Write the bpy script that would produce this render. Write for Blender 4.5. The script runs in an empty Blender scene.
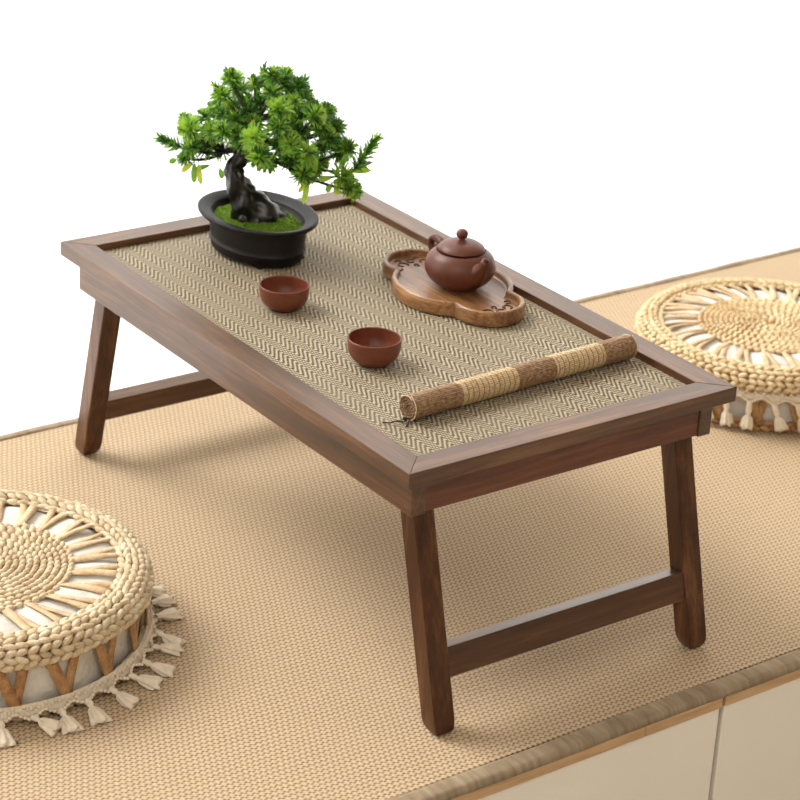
import bpy, bmesh, math, random
import numpy as np
from mathutils import Vector, Matrix
random.seed(7); rng = np.random.default_rng(7)
PI = math.pi
scene = bpy.context.scene
COL = scene.collection

# ------------------------------------------------------------ camera
F = Vector((-0.73387673, 0.54083932, -0.41099607)); R = Vector((0.57492226, 0.81678463, 0.04824178)); U = Vector((-0.36178632, 0.20088727, 0.9103598))
cam_d = bpy.data.cameras.new('camera'); cam = bpy.data.objects.new('camera', cam_d); COL.objects.link(cam)
M = Matrix((R, U, -F)).transposed().to_4x4(); M.translation = Vector((1.94941829, -1.00822707, 1.07196232)); cam.matrix_world = M
cam_d.sensor_fit = 'HORIZONTAL'; cam_d.sensor_width = 36; cam_d.lens = 2334.395 / 800 * 36
cam_d.clip_start = 0.05; cam_d.clip_end = 60
cam_d.dof.use_dof = True; cam_d.dof.focus_distance = 2.02; cam_d.dof.aperture_fstop = 13
scene.camera = cam
# ------------------------------------------------------------ light
w = bpy.data.worlds.new('sky'); scene.world = w; w.use_nodes = True
bg = w.node_tree.nodes['Background']; bg.inputs[0].default_value = (1.0, 0.99, 0.97, 1); bg.inputs[1].default_value = 2.15
sun_d = bpy.data.lights.new('sun', 'SUN'); sun_d.energy = 4.4; sun_d.angle = math.radians(28); sun_d.color = (1, 0.96, 0.90)
sun = bpy.data.objects.new('sun', sun_d); COL.objects.link(sun); sun.location = (-3, -2.4, 4)
sun.rotation_euler = Vector((0.80, 0.46, -0.90)).to_track_quat('-Z', 'Y').to_euler()
fill_d = bpy.data.lights.new('fill_light', 'AREA'); fill_d.shape = 'RECTANGLE'; fill_d.size = 1.6; fill_d.size_y = 1.2; fill_d.energy = 20; fill_d.color = (1, 0.96, 0.90)  # unseen area lamp, added as weak fill for the room-facing fronts
fill_o = bpy.data.objects.new('fill_light', fill_d); COL.objects.link(fill_o); fill_o.location = (1.9, -1.2, 2.05)
fill_o.rotation_euler = (Vector((0.35, 0.15, 0.1)) - Vector(fill_o.location)).to_track_quat('-Z', 'Y').to_euler()
vs = scene.view_settings; vs.view_transform = 'Standard'; vs.look = 'None'; vs.exposure = 0.12; vs.gamma = 1.0; vs.use_curve_mapping = False

# ------------------------------------------------------------ node helpers
class NT:
    def __init__(s, name, rough=0.6, spec=0.4, metal=0):
        s.m = bpy.data.materials.new(name); s.m.use_nodes = True; s.t = s.m.node_tree
        s.b = s.t.nodes['Principled BSDF']; s.b.inputs['Roughness'].default_value = rough
        s.b.inputs['Specular IOR Level'].default_value = spec; s.b.inputs['Metallic'].default_value = metal
        s._c = None
    def n(s, k, **kw):
        x = s.t.nodes.new(k)
        for a, v in kw.items(): setattr(x, a, v)
        return x
    def l(s, a, b): s.t.links.new(a, b)
    def sock(s, node, i, v):
        if hasattr(v, 'is_output'): s.l(v, node.inputs[i])
        else: node.inputs[i].default_value = v
    def ma(s, op, a, b=0.0, c=None):
        x = s.n('ShaderNodeMath', operation=op); s.sock(x, 0, a); s.sock(x, 1, b)
        if c is not None: s.sock(x, 2, c)
        return x.outputs[0]
    def co(s):
        if not s._c: s._c = s.n('ShaderNodeTexCoord').outputs['Object']
        return s._c
    def xyz(s, v=None):
        x = s.n('ShaderNodeSeparateXYZ'); s.l(v or s.co(), x.inputs[0]); return x.outputs
    def mapped(s, scale):
        x = s.n('ShaderNodeMapping'); s.l(s.co(), x.inputs[0]); x.inputs['Scale'].default_value = scale; return x.outputs[0]
    def noise(s, scale, detail=3, vec=None, rough=0.5, dist=0):
        x = s.n('ShaderNodeTexNoise'); s.l(vec or s.co(), x.inputs['Vector']); x.inputs['Scale'].default_value = scale
        x.inputs['Detail'].default_value = detail; x.inputs['Roughness'].default_value = rough; x.inputs['Distortion'].default_value = dist
        return x.outputs['Fac']
    def ramp(s, f, stops):
        x = s.n('ShaderNodeValToRGB'); e = x.color_ramp.elements
        while len(e) < len(stops): e.new(0.5)
        for i, (p, c) in enumerate(stops): e[i].position = p; e[i].color = (*c, 1)
        s.l(f, x.inputs[0]); return x.outputs[0]
    def mix(s, f, a, b, mode='MIX'):
        x = s.n('ShaderNodeMix', data_type='RGBA', blend_type=mode); s.sock(x, 0, f)
        for i, v in ((6, a), (7, b)):
            if hasattr(v, 'is_output'): s.l(v, x.inputs[i])
            else: x.inputs[i].default_value = (*v, 1)
        return x.outputs[2]
    def color(s, c):
        if hasattr(c, 'is_output'): s.l(c, s.b.inputs['Base Color'])
        else: s.b.inputs['Base Color'].default_value = (*c, 1)
    def bump(s, h, strength=0.5, dist=0.001):
        x = s.n('ShaderNodeBump'); x.inputs['Strength'].default_value = strength; x.inputs['Distance'].default_value = dist
        s.l(h, x.inputs['Height']); s.l(x.outputs[0], s.b.inputs['Normal'])

def plain(name, c, rough=0.6, spec=0.4, var=0.08, scale=60, bump=0.0, bd=0.0005):
    t = NT(name, rough, spec); nz = t.noise(scale, 4)
    t.color(t.ramp(nz, [(0.3, tuple(v * (1 - var) for v in c)), (0.7, tuple(min(1, v * (1 + var)) for v in c))]))
    if bump: t.bump(nz, bump, bd)
    return t.m

def wood(name, axis, dark, mid, light, rough=0.40, spec=0.5, scale=1.0, coat=0.0):
    t = NT(name, rough, spec)
    sc = [26 * scale] * 3; sc[axis] = 2.2 * scale
    v = t.mapped(sc)
    n1 = t.noise(1.6, 5, v, 0.6, 0.6); n2 = t.noise(9.0, 4, v, 0.65); sc2 = [160 * scale] * 3; sc2[axis] = 6 * scale
    n3 = t.noise(1.5, 2, t.mapped(sc2), 0.6)
    f = t.ma('ADD', t.ma('MULTIPLY', n1, 0.55), t.ma('ADD', t.ma('MULTIPLY', n2, 0.25), t.ma('MULTIPLY', n3, 0.2)))
    t.color(t.ramp(f, [(0.37, dark), (0.5, mid), (0.64, light)]))
    t.bump(t.ma('ADD', n3, n2), 0.12, 0.0006)
    if coat and 'walnut' in name: t.b.inputs['Specular Tint'].default_value = (1.0, 0.84, 0.66, 1); t.b.inputs['Coat Tint'].default_value = (1.0, 0.9, 0.78, 1)
    if coat: t.b.inputs['Coat Weight'].default_value = coat; t.b.inputs['Coat Roughness'].default_value = 0.28
    return t.m

WD = ((0.027, 0.008, 0.0028), (0.070, 0.0225, 0.0075), (0.185, 0.080, 0.031))
wx = wood('walnut_x', 0, *WD, coat=0.22, spec=0.8, rough=0.36); wy = wood('walnut_y', 1, *WD, coat=0.22, spec=0.8, rough=0.36); wz = wood('walnut_z', 2, *WD, coat=0.15, spec=0.5)
WR = ((0.065, 0.016, 0.0045), (0.145, 0.040, 0.011), (0.23, 0.08, 0.027)); wyr = wood('red_walnut_y', 1, *WR)
wend = wood('walnut_end_grain', 2, (0.03, 0.011, 0.006), (0.05, 0.02, 0.01), (0.08, 0.034, 0.018))
wedge = wood('pine_edging', 1, (0.42, 0.24, 0.11), (0.60, 0.38, 0.19), (0.72, 0.50, 0.28), rough=0.5)
wtray = wood('acacia', 0, (0.09, 0.035, 0.012), (0.23, 0.105, 0.038), (0.46, 0.25, 0.10), rough=0.4, scale=1.5, coat=0.3)
wtray2 = wood('dark_acacia', 0, (0.04, 0.018, 0.008), (0.09, 0.04, 0.018), (0.14, 0.07, 0.03), rough=0.5)

def mat_sisal():
    t = NT('sisal_weave', 0.85, 0.2); X, Y, Z = t.xyz()
    wob = t.ma('MULTIPLY', t.ma('SUBTRACT', t.noise(9, 2), 0.5), 0.006)
    xv = t.ma('DIVIDE', t.ma('ADD', X, wob), 0.0057)
    row = t.ma('FLOOR', xv); par = t.ma('MULTIPLY', t.ma('MODULO', t.ma('ABSOLUTE', row), 2.0), 0.5)
    u = t.ma('ADD', t.ma('DIVIDE', t.ma('ADD', Y, t.ma('MULTIPLY', wob, 0.6)), 0.0056), par)
    cu = t.ma('COSINE', t.ma('MULTIPLY', u, 2 * PI)); cv = t.ma('COSINE', t.ma('MULTIPLY', xv, 2 * PI))
    # strand height: rounded knots, dark holes where the rows meet
    du = t.ma('POWER', t.ma('MULTIPLY_ADD', cu, -0.5, 0.5), 1.2); dv = t.ma('POWER', t.ma('MULTIPLY_ADD', cv, 0.5, 0.5), 0.55)
    h = t.ma('SUBTRACT', 0.84, t.ma('MULTIPLY', t.ma('MULTIPLY', du, dv), 0.80))
    n = t.noise(500, 2); h2 = t.ma('ADD', h, t.ma('MULTIPLY', t.ma('SUBTRACT', n, 0.5), 0.55))
    c = t.ramp(h2, [(0.0, (0.15, 0.085, 0.04)), (0.30, (0.34, 0.22, 0.115)), (0.62, (0.565, 0.425, 0.275)), (1.0, (0.74, 0.605, 0.435))])
    big = t.noise(7, 3); c = t.mix(t.ma('MULTIPLY', big, 0.30), c, (0.50, 0.39, 0.24), 'MIX')
    t.color(c); t.bump(h2, 0.55, 0.0016); return t.m
def mat_herring():
    t = NT('herringbone_rattan', 0.7, 0.3); X, Y, Z = t.xyz()
    wob = t.ma('MULTIPLY', t.ma('SUBTRACT', t.noise(14, 2), 0.5), 0.004)
    tri = t.ma('PINGPONG', t.ma('DIVIDE', t.ma('ADD', Y, wob), 0.0104), 1.0)
    tri = t.ma('DIVIDE', t.ma('FLOOR', t.ma('MULTIPLY', tri, 7.0)), 7.0)
    ph = t.ma('ADD', t.ma('DIVIDE', t.ma('ADD', X, wob), 0.0076), t.ma('MULTIPLY', tri, 2.5))
    s = t.ma('MULTIPLY_ADD', t.ma('SINE', t.ma('MULTIPLY', ph, 2 * PI)), 0.5, 0.5)
    fine = t.ma('MULTIPLY_ADD', t.ma('SINE', t.ma('MULTIPLY', Y, 2 * PI / 0.0013)), 0.5, 0.5)
    n = t.noise(420, 2); f = t.ma('ADD', t.ma('ADD', t.ma('MULTIPLY', s, 0.78), t.ma('MULTIPLY', fine, 0.10)), t.ma('MULTIPLY', t.ma('SUBTRACT', n, 0.5), 0.45))
    c = t.ramp(f, [(0.04, (0.06, 0.042, 0.027)), (0.26, (0.155, 0.12, 0.08)), (0.54, (0.32, 0.272, 0.185)), (0.86, (0.66, 0.585, 0.41))])
    blotch = t.ma('MAXIMUM', t.ma('MULTIPLY_ADD', t.noise(16, 3), 3.2, -1.2), 0.0); blotch = t.ma('MINIMUM', blotch, 1.0); c = t.mix(t.ma('MULTIPLY', blotch, 0.5), c, (0.30, 0.255, 0.175))
    t.color(c); t.bump(f, 0.6, 0.0012); return t.m
def mat_binding():
    t = NT('grey_binding', 0.9, 0.15); X, Y, Z = t.xyz()
    n = t.noise(20, 3); st = t.noise(3.0, 2, t.mapped((10, 60, 1)))
    f = t.ma('ADD', t.ma('MULTIPLY', n, 0.4), t.ma('MULTIPLY', st, 0.6))
    c = t.ramp(f, [(0.35, (0.27, 0.205, 0.135)), (0.6, (0.41, 0.325, 0.225)), (0.8, (0.50, 0.41, 0.30))])
    t.color(c); t.bump(t.ma('ADD', f, t.ma('MULTIPLY', t.noise(700, 1), 0.3)), 0.5, 0.0015); return t.m
def mat_grass(name, c0, c1, c2, rough=0.6):
    t = NT(name, rough, 0.35); n = t.noise(70, 4); n2 = t.noise(400, 2)
    f = t.ma('ADD', t.ma('MULTIPLY', n, 0.65), t.ma('MULTIPLY', n2, 0.35))
    t.color(t.ramp(f, [(0.32, c0), (0.5, c1), (0.68, c2)])); t.bump(n2, 0.35, 0.0006); return t.m
def mat_runner():
    t = NT('banded_bamboo_runner', 0.65, 0.3); X, Y, Z = t.xyz()
    L = 0.255; y = t.ma('DIVIDE', Y, L)
    def step(a, b): return t.ma('MULTIPLY', t.ma('GREATER_THAN', y, a), t.ma('LESS_THAN', y, b))
    tan = t.ma('ADD', step(0.205, 0.455), step(0.625, 0.855))
    thr = t.ma('PINGPONG', t.ma('DIVIDE', Y, 0.0029), 1.0); thr = t.ma('LESS_THAN', thr, 0.2)
    ang = t.ma('ARCTAN2', Z, X); slat = t.ma('MULTIPLY_ADD', t.ma('SINE', t.ma('MULTIPLY', ang, 46.0)), 0.5, 0.5)
    n = t.noise(1.0, 3, t.mapped((520, 260, 520)))
    br = t.ramp(n, [(0.3, (0.18, 0.095, 0.05)), (0.5, (0.36, 0.22, 0.125)), (0.7, (0.52, 0.36, 0.22))])
    tn = t.ramp(n, [(0.3, (0.50, 0.35, 0.18)), (0.5, (0.74, 0.57, 0.33)), (0.7, (0.86, 0.71, 0.46))])
    tn = t.mix(t.ma('MULTIPLY', thr, 0.75), tn, (0.26, 0.15, 0.065))
    c = t.mix(tan, br, tn); c = t.mix(t.ma('MULTIPLY', slat, 0.18), c, (0.10, 0.06, 0.03)); t.color(c)
    t.bump(t.ma('SUBTRACT', t.ma('ADD', n, slat), t.ma('MULTIPLY', thr, 0.6)), 0.6, 0.0007); return t.m
def mat_leaf(name, c):
    t = NT(name, 0.42, 0.45); g = t.noise(120, 2)
    t.color(t.ramp(g, [(0.3, tuple(x * 0.72 for x in c)), (0.7, tuple(x * 1.22 for x in c))]))
    tr = t.n('ShaderNodeBsdfTranslucent'); tr.inputs[0].default_value = (c[0] * 1.4, min(1, c[1] * 1.25), c[2] * 0.7, 1)
    mx = t.n('ShaderNodeMixShader'); mx.inputs[0].default_value = 0.35
    t.l(t.b.outputs[0], mx.inputs[1]); t.l(tr.outputs[0], mx.inputs[2]); t.l(mx.outputs[0], t.t.nodes['Material Output'].inputs[0]); return t.m
def mat_curtain():
    t = NT('sheer_white_voile', 0.9, 0.1); t.color((0.95, 0.95, 0.95))
    tr = t.n('ShaderNodeBsdfTranslucent'); tr.inputs[0].default_value = (0.97, 0.97, 0.97, 1)
    tp = t.n('ShaderNodeBsdfTransparent')
    a = t.n('ShaderNodeMixShader'); a.inputs[0].default_value = 0.65; t.l(t.b.outputs[0], a.inputs[1]); t.l(tr.outputs[0], a.inputs[2])
    b = t.n('ShaderNodeMixShader'); b.inputs[0].default_value = 0.55; t.l(a.outputs[0], b.inputs[1]); t.l(tp.outputs[0], b.inputs[2])
    t.l(b.outputs[0], t.t.nodes['Material Output'].inputs[0]); return t.m
def mat_glass():
    t = NT('window_glass', 0.02, 0.5); tp = t.n('ShaderNodeBsdfTransparent'); gl = t.n('ShaderNodeBsdfGlossy'); gl.inputs['Roughness'].default_value = 0.02
    b = t.n('ShaderNodeMixShader'); b.inputs[0].default_value = 0.06; t.l(tp.outputs[0], b.inputs[1]); t.l(gl.outputs[0], b.inputs[2])
    t.l(b.outputs[0], t.t.nodes['Material Output'].inputs[0]); return t.m

sisal = mat_sisal(); herring = mat_herring(); binding = mat_binding(); runner_m = mat_runner()
wallm = plain('warm_beige_plaster', (0.60, 0.53, 0.44), 0.85, 0.2, 0.02, 8); floorm = plain('pale_floor', (0.72, 0.68, 0.62), 0.5, 0.4, 0.04, 5)
framew = plain('white_frame_paint', (0.85, 0.85, 0.85), 0.4, 0.4, 0.02, 10); glass = mat_glass(); voile = mat_curtain()
cream = plain('cream_lacquer', (0.93, 0.875, 0.77), 0.38, 0.45, 0.015, 6); carc = plain('grey_carcass', (0.17, 0.15, 0.12), 0.7, 0.2)
seag = mat_grass('seagrass', (0.48, 0.36, 0.20), (0.70, 0.57, 0.38), (0.86, 0.77, 0.58)); strapm = mat_grass('flat_leaf_strap', (0.52, 0.34, 0.17), (0.70, 0.51, 0.30), (0.82, 0.66, 0.44), 0.5)
seag_b = mat_grass('yellow_seagrass', (0.55, 0.38, 0.19), (0.78, 0.61, 0.36), (0.90, 0.77, 0.52))
strap_b = mat_grass('brown_leaf_strap', (0.30, 0.14, 0.06), (0.48, 0.27, 0.12), (0.62, 0.40, 0.20), 0.5)
linen = plain('white_linen', (0.78, 0.76, 0.71), 0.9, 0.1, 0.04, 22, 0.9, 0.012); cottonm = plain('cream_cotton', (0.90, 0.81, 0.66), 0.95, 0.1, 0.08, 200, 0.4, 0.0006)
clay = plain('red_brown_clay', (0.125, 0.036, 0.020), 0.42, 0.45, 0.10, 300, 0.08, 0.0003); hole_shade = plain('spout_hole_shade', (0.02, 0.008, 0.006), 0.7)
clay2 = plain('orange_brown_clay', (0.165, 0.042, 0.019), 0.40, 0.45, 0.10, 250, 0.08, 0.0003)
potm = plain('matt_black_plastic', (0.0085, 0.007, 0.0075), 0.5, 0.25, 0.1, 80); trunkm = plain('glossy_black_bark', (0.006, 0.0055, 0.005), 0.30, 0.55, 0.4, 90, 0.6, 0.002)
twigm = plain('dark_green_twig', (0.05, 0.07, 0.02), 0.6)
mossm = NT('green_moss', 0.95, 0.1); _n = mossm.noise(700, 3); mossm.color(mossm.ramp(_n, [(0.3, (0.05, 0.11, 0.008)), (0.5, (0.13, 0.24, 0.02)), (0.7, (0.26, 0.38, 0.06))])); mossm.bump(_n, 1.0, 0.002); mossm = mossm.m
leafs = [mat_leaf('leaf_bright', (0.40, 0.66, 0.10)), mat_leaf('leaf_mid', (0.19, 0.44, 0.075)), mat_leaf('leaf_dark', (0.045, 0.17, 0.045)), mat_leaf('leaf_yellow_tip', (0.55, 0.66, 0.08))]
cordm = plain('dark_cord', (0.06, 0.035, 0.025), 0.8)

# ------------------------------------------------------------ mesh helpers
def link(name, mesh, mats, parent=None, loc=None, smooth=True):
    o = bpy.data.objects.new(name, mesh); COL.objects.link(o)
    for m in (mats if isinstance(mats, (list, tuple)) else [mats]): mesh.materials.append(m)
    if parent: o.parent = parent
    if loc: o.location = loc
    if smooth:
        for p in mesh.polygons: p.use_smooth = True
    return o
def mesh_from(vs_, fs, mi=None):
    me = bpy.data.meshes.new('m'); me.from_pydata([tuple(map(float, v)) for v in vs_], [], [tuple(f) for f in fs])
    if mi is not None:
        for p, k in zip(me.polygons, mi): p.material_index = int(k)
    me.update(); return me
class MB:
    def __init__(s): s.v = []; s.f = []; s.m = []; s.n = 0
    def add(s, v, f, mi=0):
        s.v.extend(v); s.f.extend([tuple(i + s.n for i in q) for q in f]); s.m.extend([mi] * len(f)); s.n += len(v)
    def build(s, name, mats, parent=None, loc=None, smooth=True): return link(name, mesh_from(s.v, s.f, s.m), mats, parent, loc, smooth)
def box(b0, b1):
    (x0, y0, z0), (x1, y1, z1) = b0, b1
    v = [(x0, y0, z0), (x1, y0, z0), (x1, y1, z0), (x0, y1, z0), (x0, y0, z1), (x1, y0, z1), (x1, y1, z1), (x0, y1, z1)]
    return v, [(0, 3, 2, 1), (4, 5, 6, 7), (0, 1, 5, 4), (1, 2, 6, 5), (2, 3, 7, 6), (3, 0, 4, 7)]
def hexa(bot, top): return list(bot) + list(top), [(0, 3, 2, 1), (4, 5, 6, 7), (0, 1, 5, 4), (1, 2, 6, 5), (2, 3, 7, 6), (3, 0, 4, 7)]
def solid(name, vf, m, parent=None, bev=0.0015, seg=2, loc=None):
    me = mesh_from(*vf)
    if bev:
        bm = bmesh.new(); bm.from_mesh(me); bmesh.ops.bevel(bm, geom=list(bm.edges), offset=bev, segments=seg, profile=0.5, affect='EDGES')
        bm.to_mesh(me); bm.free()
    o = link(name, me, m, parent, loc, smooth=False); return o
def empty(name, loc=(0, 0, 0), rz=0):
    o = bpy.data.objects.new(name, None); COL.objects.link(o); o.location = loc; o.rotation_euler.z = rz; o.empty_display_size = 0.05; return o
def tag(o, label, cat, group=None, kind=None):
    if label: o['label'] = label
    if cat: o['category'] = cat
    if group: o['group'] = group
    if kind: o['kind'] = kind
    return o
def struct(o): o['kind'] = 'structure'; return o
def lathe(prof, n=64, closed=False, cap=True):
    v = []; f = []
    for (r, z) in prof:
        for k in range(n): a = 2 * PI * k / n; v.append((r * math.cos(a), r * math.sin(a), z))
    m = len(prof)
    for i in range(m - 1 + (1 if closed else 0)):
        j = (i + 1) % m
        for k in range(n):
            q = (k + 1) % n; f.append((i * n + k, i * n + q, j * n + q, j * n + k))
    if not closed and cap:
        if prof[0][0] > 1e-6: f.append(tuple(reversed(range(n))))
        if prof[-1][0] > 1e-6: f.append(tuple((m - 1) * n + k for k in range(n)))
    return v, f
def tube(pts, rad, n=8, closed=False, cap=True):
    P = [Vector(p) for p in pts]; m = len(P); rad = rad if hasattr(rad, '__len__') else [rad] * m
    v = []; f = []; up = None
    for i in range(m):
        t = (P[(i + 1) % m] - P[i - 1]) if closed else (P[min(i + 1, m - 1)] - P[max(i - 1, 0)])
        t.normalize()
        if up is None: up = Vector((0, 0, 1)) if abs(t.z) < 0.9 else Vector((1, 0, 0))
        s = t.cross(up).normalized(); up = s.cross(t).normalized()
        for k in range(n):
            a = 2 * PI * k / n; v.append(tuple(P[i] + (s * math.cos(a) + up * math.sin(a)) * rad[i]))
    for i in range(m if closed else m - 1):
        j = (i + 1) % m
        for k in range(n): q = (k + 1) % n; f.append((i * n + k, i * n + q, j * n + q, j * n + k))
    if cap and not closed: f.append(tuple(reversed(range(n)))); f.append(tuple((m - 1) * n + k for k in range(n)))
    return v, f
def ribbon(pts, normals, width, thick):
    v = []; f = []; m = len(pts); P = [Vector(p) for p in pts]; N = [Vector(x).normalized() for x in normals]
    for i in range(m):
        t = (P[min(i + 1, m - 1)] - P[max(i - 1, 0)]).normalized(); s = t.cross(N[i]).normalized()
        wd = width[i] if hasattr(width, '__len__') else width
        for a, b in ((-1, -1), (1, -1), (1, 1), (0, 1.5), (-1, 1)): v.append(tuple(P[i] + s * (a * wd / 2) + N[i] * (b * thick / 2)))
    for i in range(m - 1):
        for k in range(5): q = (k + 1) % 5; f.append((i * 5 + k, i * 5 + q, (i + 1) * 5 + q, (i + 1) * 5 + k))
    f.append((4, 3, 2, 1, 0)); f.append(tuple((m - 1) * 5 + k for k in range(5)))
    return v, f
def bez(p0, p1, p2, n):
    return [tuple((1 - t) ** 2 * np.array(p0) + 2 * t * (1 - t) * np.array(p1) + t * t * np.array(p2)) for t in np.linspace(0, 1, n)]
# low-poly knot template
def knot_template(ns=8, nr=5):
    v = [(0, 0, -1.0)]
    for i in range(1, nr):
        a = -PI / 2 + PI * i / nr
        for k in range(ns): b = 2 * PI * k / ns; v.append((math.cos(a) * math.cos(b), math.cos(a) * math.sin(b), math.sin(a)))
    v.append((0, 0, 1.0)); f = []
    for k in range(ns): f.append((0, 1 + (k + 1) % ns, 1 + k))
    for i in range(nr - 2):
        for k in range(ns): q = (k + 1) % ns; a = 1 + i * ns; f.append((a + k, a + q, a + ns + q, a + ns + k))
    t = 1 + (nr - 2) * ns
    for k in range(ns): f.append((t + k, t + (k + 1) % ns, len(v) - 1))
    return np.array(v), f
KV, KF = knot_template()
def knot(mb, c, e1, e2, e3, s):
    c = np.array(c); B = np.array([np.array(e1) * s[0], np.array(e2) * s[1], np.array(e3) * s[2]])
    mb.add([tuple(x) for x in (KV @ B + c)], KF)

# ------------------------------------------------------------ the setting
PR = 0.0122   # the window seat is turned a touch against the table
sroot_rot = PR
def rot(o): o.rotation_euler.z = PR; return o
def sbox(name, a, b, m, bev=0): return struct(rot(solid(name, box(a, b), m, bev=bev)))
FZ = -0.44; CZ = 2.3; X0 = -0.34; X1 = 3.4; Y0 = -2.7; Y1 = 3.2
sbox('floor', (X0 - .2, Y0 - .1, FZ - 0.1), (X1 + .1, Y1 + .1, FZ), floorm)
sbox('ceiling', (X0 - .2, Y0 - .1, CZ), (X1 + .1, Y1 + .1, CZ + 0.1), wallm)
sbox('wall_right', (X0 - .2, Y1, FZ), (X1, Y1 + .1, CZ), wallm)
sbox('wall_left', (X0 - .2, Y0 - .1, FZ), (X1, Y0, CZ), wallm)
sbox('wall_front', (X1, Y0 - .1, FZ), (X1 + .1, Y1 + .1, CZ), wallm)
mb = MB()
for a, b in (((X0 - .1, Y0, CZ - .12), (X0, Y1, CZ)), ((X0 - .1, Y0, FZ), (X0, Y0 + .15, CZ)), ((X0 - .1, Y1 - .15, FZ), (X0, Y1, CZ)), ((X0 - .1, Y0, FZ), (X0, Y1, FZ + .05))): mb.add(*box(a, b))
struct(rot(mb.build('wall_back', wallm, smooth=False)))
wy0, wy1, wz0, wz1 = Y0 + .15, Y1 - .15, FZ + .05, CZ - .12
win = struct(rot(empty('window_1', (0, 0, 0))))
mb = MB(); t_ = 0.035
mb.add(*box((X0 - .07, wy0, wz0), (X0 - .03, wy1, wz0 + t_))); mb.add(*box((X0 - .07, wy0, wz1 - t_), (X0 - .03, wy1, wz1)))
for y in (wy0, wy1 - t_): mb.add(*box((X0 - .07, y, wz0 + t_), (X0 - .03, y + t_, wz1 - t_)))
mb.build('window_frame', framew, win, smooth=False)
solid('window_pane', box((X0 - .055, wy0 + t_, wz0 + t_), (X0 - .049, wy1 - t_, wz1 - t_)), glass, win, bev=0)
# sheer curtain
mb = MB(); n = 520; rows = 3; v = []; f = []
for j in range(rows + 1):
    z = FZ + .01 + (CZ - .06 - FZ) * j / rows
    for i in range(n + 1):
        y = Y0 + .05 + (Y1 - Y0 - .1) * i / n
        v.append((-0.235 + 0.022 * math.sin(y * 38 + 1.6 * math.sin(y * 5)) + 0.006 * math.sin(y * 91 + j), y, z))
for j in range(rows):
    for i in range(n): a = j * (n + 1) + i; f.append((a, a + 1, a + n + 2, a + n + 1))
mb.add(v, f); cu = rot(mb.build('sheer_curtain', voile))
tag(cu, 'white sheer floor-length curtain glowing with daylight behind the window seat', 'curtain')

# ------------------------------------------------------------ window seat: cabinets + mat
XF = 0.6945; XB = -0.097; GAPY = 0.2850
MATT = 0.005
def cabinet(name, ya, yb, seam, label):
    c = rot(empty(name, (0, 0, 0))); zt = -MATT
    o = empty('unused'); bpy.data.objects.remove(o)
    cx = c
    solid('body', box((XB + .004, ya, FZ + .06), (XF - .022, yb, zt - .0005)), carc, cx, bev=0)
    solid('door', box((XF - .020, ya + .0026, FZ + .07), (XF - .0015, yb - .0026, zt - .0106)), cream, cx, bev=.0012)
    solid('plinth', box((XB + .03, ya, FZ), (XF - .06, yb, FZ + .06)), carc, cx, bev=0)
    ys = [ya + .0012] + seam + [yb - .0012]
    for a, b in zip(ys[:-1], ys[1:]):
        solid('edge_strip', box((XF - .02, a + .0002, zt - .0102), (XF + .0004, b - .0002, zt)), wedge, cx, bev=.0006, seg=1)
    return tag(c, label, 'cabinet', )
cabinet('storage_cabinet', -1.25, GAPY, [-0.62, 0.192], 'cream-fronted low cabinet under the mat, left of the dark door gap')
cabinet('storage_cabinet', GAPY + .0004, 1.75, [0.95], 'cream-fronted low cabinet under the mat, right of the dark door gap')
mat = rot(empty('woven_floor_mat', (0, 0, 0)))
my0, my1 = -1.2, 1.7; bw_ = 0.022
solid('woven_field', box((XB + .013, my0 + bw_, -MATT), (XF - bw_, my1 - bw_, 0)), sisal, mat, bev=0)
def strip(x0, x1, ya, yb):
    nx, ny = 8, int((yb - ya) / .02) + 2; v = []; f = []
    for j in range(ny):
        y = ya + (yb - ya) * j / (ny - 1)
        for i in range(nx):
            u = i / (nx - 1); z = 0.0014 * math.sin(PI * u) + 0.0006 + .0003 * math.sin(y * 55 + u * 2)
            if i == 0 or i == nx - 1: z = -MATT + .0003
            v.append((x0 + (x1 - x0) * u + .0006 * math.sin(y * 23 + x0 * 9) * (1 if i else 0), y, z))
    for j in range(ny - 1):
        for i in range(nx - 1): a = j * nx + i; f.append((a, a + 1, a + nx + 1, a + nx))
    for j in range(ny - 1): f.append((j * nx, (j + 1) * nx, (j + 1) * nx + nx - 1, j * nx + nx - 1))
    return v, f
for (a, b) in ((XF - bw_ - .001, XF + .0002), (XB, XB + .014)):
    mb = MB(); mb.add(*strip(a, b, my0, my1)); o = mb.build('binding', binding, mat); o['label'] = 'grey-brown cloth binding along the edge'
tag(mat, 'tan woven straw mat with grey cloth binding covering the whole window seat', 'mat')

# ------------------------------------------------------------ table
L, W, H, T, D, AH, BW = 0.60, 0.35604, 0.24747, 0.01418, 0.01365, 0.03444, 0.02592
LI, LW = 0.02628, 0.01876; LWL = .0212; XS = 0.02434; SX = 0.05172; HB = H - T - AH; RC = 0.0072; ZP = H - RC
tb = empty('folding_tea_table', (0, 0, 0))
tag(tb, 'dark walnut folding low tea table with woven herringbone top standing on the mat', 'table')
def rail(p0, p1, q0, q1, m, nm):  # p outer corners, q inner corners
    z0, z1 = H - T, H
    bot = [(*p0, z0), (*p1, z0), (*q1, z0), (*q0, z0)]; top = [(*p0, z1), (*p1, z1), (*q1, z1), (*q0, z1)]
    return solid(nm, hexa(bot, top), m, tb, bev=.0007, seg=2)
e = .00008
O = [(0, 0), (L, 0), (L, W), (0, W)]; I = [(BW, BW), (L - BW, BW), (L - BW, W - BW), (BW, W - BW)]
rail(O[0], O[1], I[0], I[1], wx, 'frame_rail'); rail(O[1], O[2], I[1], I[2], wy, 'frame_rail')
rail(O[2], O[3], I[2], I[3], wx, 'frame_rail'); rail(O[3], O[0], I[3], I[0], wy, 'frame_rail')
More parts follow.
